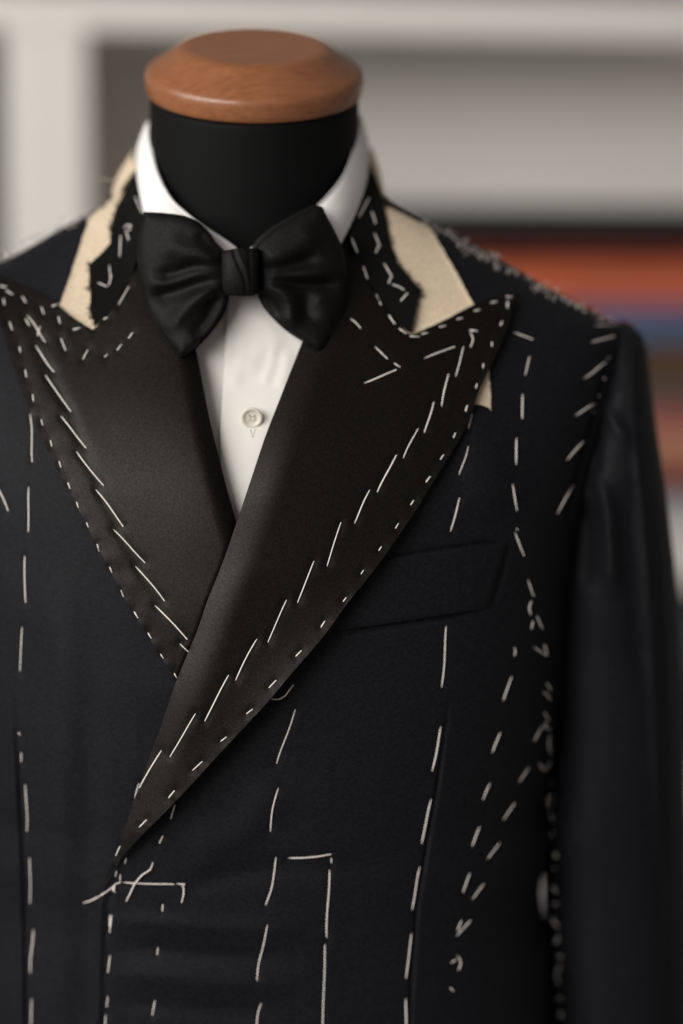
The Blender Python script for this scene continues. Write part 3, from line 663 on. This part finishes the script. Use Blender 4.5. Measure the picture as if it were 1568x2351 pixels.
def dWr(px, py, e):
    o = .0048 * (1 - np.exp(-e / 11)) * sstep(0, 1, np.abs(px - 551) / 120 + .25)
    f = ridge(px, py, [(592, 606), (640, 588), (690, 560), (735, 525)], 0.0036, 32) - ridge(px, py, [(594, 622), (650, 616), (700, 598), (735, 580)], 0.0038, 16)
    f += ridge(px, py, [(594, 634), (650, 632), (710, 630), (770, 628)], 0.0031, 18) - ridge(px, py, [(594, 645), (650, 648), (710, 655), (790, 652)], 0.0051, 14)
    f += ridge(px, py, [(596, 655), (640, 662), (668, 705), (664, 760)], 0.0047, 21) - ridge(px, py, [(598, 672), (618, 700), (636, 738)], 0.0043, 16)
    f -= ridge(px, py, [(690, 668), (704, 700), (700, 740)], 0.0026, 18); f += ridge(px, py, [(720, 680), (748, 710), (745, 745)], 0.0026, 29)
    return bow_base(px, py) - o - f * .95 * np.clip(e / 20, 0, 1)
bkf = lambda px, py, e: bow_base(px, py) + .004 * (1 - np.exp(-e / 20))
obj('wing', *patch(wl, dWl, .004, 5.5, back=bkf, split=False), M_bow, tie)
obj('wing', *patch(wr, dWr, .004, 5.5, back=bkf, split=False), M_bow, tie)
bb = lambda px, py, e: bow_base(px, py) + .0105 - .003 * (1 - np.exp(-e / 20))
obj('rear_wing', *patch([(a + 4, c + 3) for a, c in wl], bb, .003, 9), M_bow, tie)
obj('rear_wing', *patch([(a - 5 - (4 if c < 560 else 0), c - 3) for a, c in wr], bb, .003, 9), M_bow, tie)
kn = [(509, 577), (530, 573), (552, 569), (575, 571), (592, 570), (594, 600), (593, 640), (590, 674), (568, 680), (540, 679), (515, 673), (509, 630)]
def dK(px, py, e):
    u = (px - 551) / 44; o = .0105 * np.sqrt(np.clip(1 - (np.abs(u) * .93) ** 2.4, 0.02, 1)) - .0035 * np.abs((py - 625) / 52) ** 2.2
    f = -ridge(px, py, [(534, 566), (545, 600), (562, 640), (566, 682)], .0011, 4.5, False) + ridge(px, py, [(542, 566), (553, 600), (571, 640), (574, 682)], .0005, 7, False)
    f -= ridge(px, py, [(571, 566), (574, 620), (575, 682)], .0009, 4, False)
    return .0165 - o - f
obj('knot', *patch(kn, dK, .004, 4, back=lambda px, py, e: .030 + 0 * px, split=False), M_bow, tie)

# ------------------------------------------------------------------ basting stitches, each laid on the jacket's surface
Vj, Fj = join(JM); BV = BVHTree.FromPolygons(Vj.tolist(), Fj)
def lay(pts, lift):
    out = []; d = ray(pts[:, 0], pts[:, 1]); last = None
    for (a, c), dd in zip(pts, d):
        h = BV.ray_cast(Vector(CAM), Vector(dd).normalized())
        if h[0] is None: P = unproj(a, c, last if last is not None else .1)
        else: P = np.array(h[0]); last = P[1]
        out.append(P)
    out = np.array(out); u = d / np.linalg.norm(d, axis=1)[:, None]
    return out - u * np.asarray(lift)[:, None]
R0 = .00041
def stitch(pts, r=R0, name='basting_stitch', loose=0.0, m=None):
    P2 = catmull([np.asarray(p, float) for p in pts], 9.0)
    if len(P2) < 5: P2 = np.stack([np.interp(np.linspace(0, 1, 6), np.linspace(0, 1, len(P2)), P2[:, k]) for k in (0, 1)], 1)
    t = np.linspace(0, 1, len(P2))
    if len(P2) > 7:                                      # hand-made: a little bow and wobble
        dv = P2[-1] - P2[0]; nv = np.array([-dv[1], dv[0]]) / (np.linalg.norm(dv) + 1e-6)
        P2 = P2 + nv * (np.sin(t * math.pi) * random.gauss(0, 1.1) + np.sin(t * 6.28) * random.gauss(0, .5))[:, None]
    e = np.clip(np.minimum(t, 1 - t) * len(P2) / 1.6, 0, 1)
    lift = r * (-.5 + 1.5 * e) + loose * np.sin(t * math.pi)
    P = lay(P2, lift); rad = r * (.72 + .28 * e) * (1 + .06 * np.sin(t * 40))
    V, F = tube(P, rad, 6)
    return obj(name, V, F, m or M_thread, jacket)
for p in S: stitch(p, R0 * random.uniform(.86, 1.14))
# loose thread ends
for p, lo in (([(191, 2073), (205, 2070), (225, 2061), (240, 2051), (255, 2040), (265, 2030), (276, 2026)], .001), ([(256, 2042), (262, 2046), (263, 2034), (258, 2038), (264, 2048)], .0015),
              ([(351, 1980), (347, 1998), (330, 2010), (312, 2030), (300, 2052), (290, 2069)], .002), ([(406, 2029), (416, 2030), (425, 2029), (418, 2036), (424, 2033)], .001), ([(421, 2034), (422, 2052), (417, 2072)], .002),
              ([(623, 1605), (642, 1605), (655, 1597), (665, 1583), (674, 1572)], .002)):
    stitch(p, .00046, 'loose_thread', lo)
stitch([(272, 417), (245, 412), (215, 411)], .0005, 'loose_thread', 0, M_bthread)
# frayed shoulder seams: little loops of thread
def fuzz(line, n, name, m, amp, length, r, jit):
    L = catmull(line, 4.0); parts = []
    for k in range(n):
        a = L[int(rng.integers(0, len(L)))] + rng.normal(0, jit, 2)
        b_ = a + rng.normal(0, length, 2); c_ = (a + b_) / 2 + rng.normal(0, amp, 2)
        P2 = catmull([a, c_, b_], max(2., length / 3)); P = lay(P2, np.full(len(P2), .0006)); parts.append(tube(P, r, 5))
    V, F = join(parts); o = obj(name, V, F, m, jacket); o['kind'] = 'stuff'; return o
fuzz([(982, 512), (1040, 546), (1100, 580), (1160, 613), (1250, 663), (1330, 702), (1392, 734)], 95, 'frayed_seam', M_fray, 4, 8, .00042, 3.5)
fuzz([(0, 584), (60, 556), (120, 528), (200, 495)], 40, 'frayed_seam', M_fray, 3, 6, .0004, 3.0)
fuzz([(254, 560), (253, 520), (266, 478), (300, 415)], 60, 'frayed_edge', M_felt, 2, 5, .0002, 1.5)
fuzz([(204, 607), (208, 680), (206, 706), (216, 750)], 50, 'frayed_edge', M_felt, 2, 5, .0002, 1.5)
fuzz([(954, 722), (966, 664), (940, 638), (914, 605), (898, 560), (880, 458)], 90, 'frayed_edge', M_felt, 2, 5, .0002, 1.5)
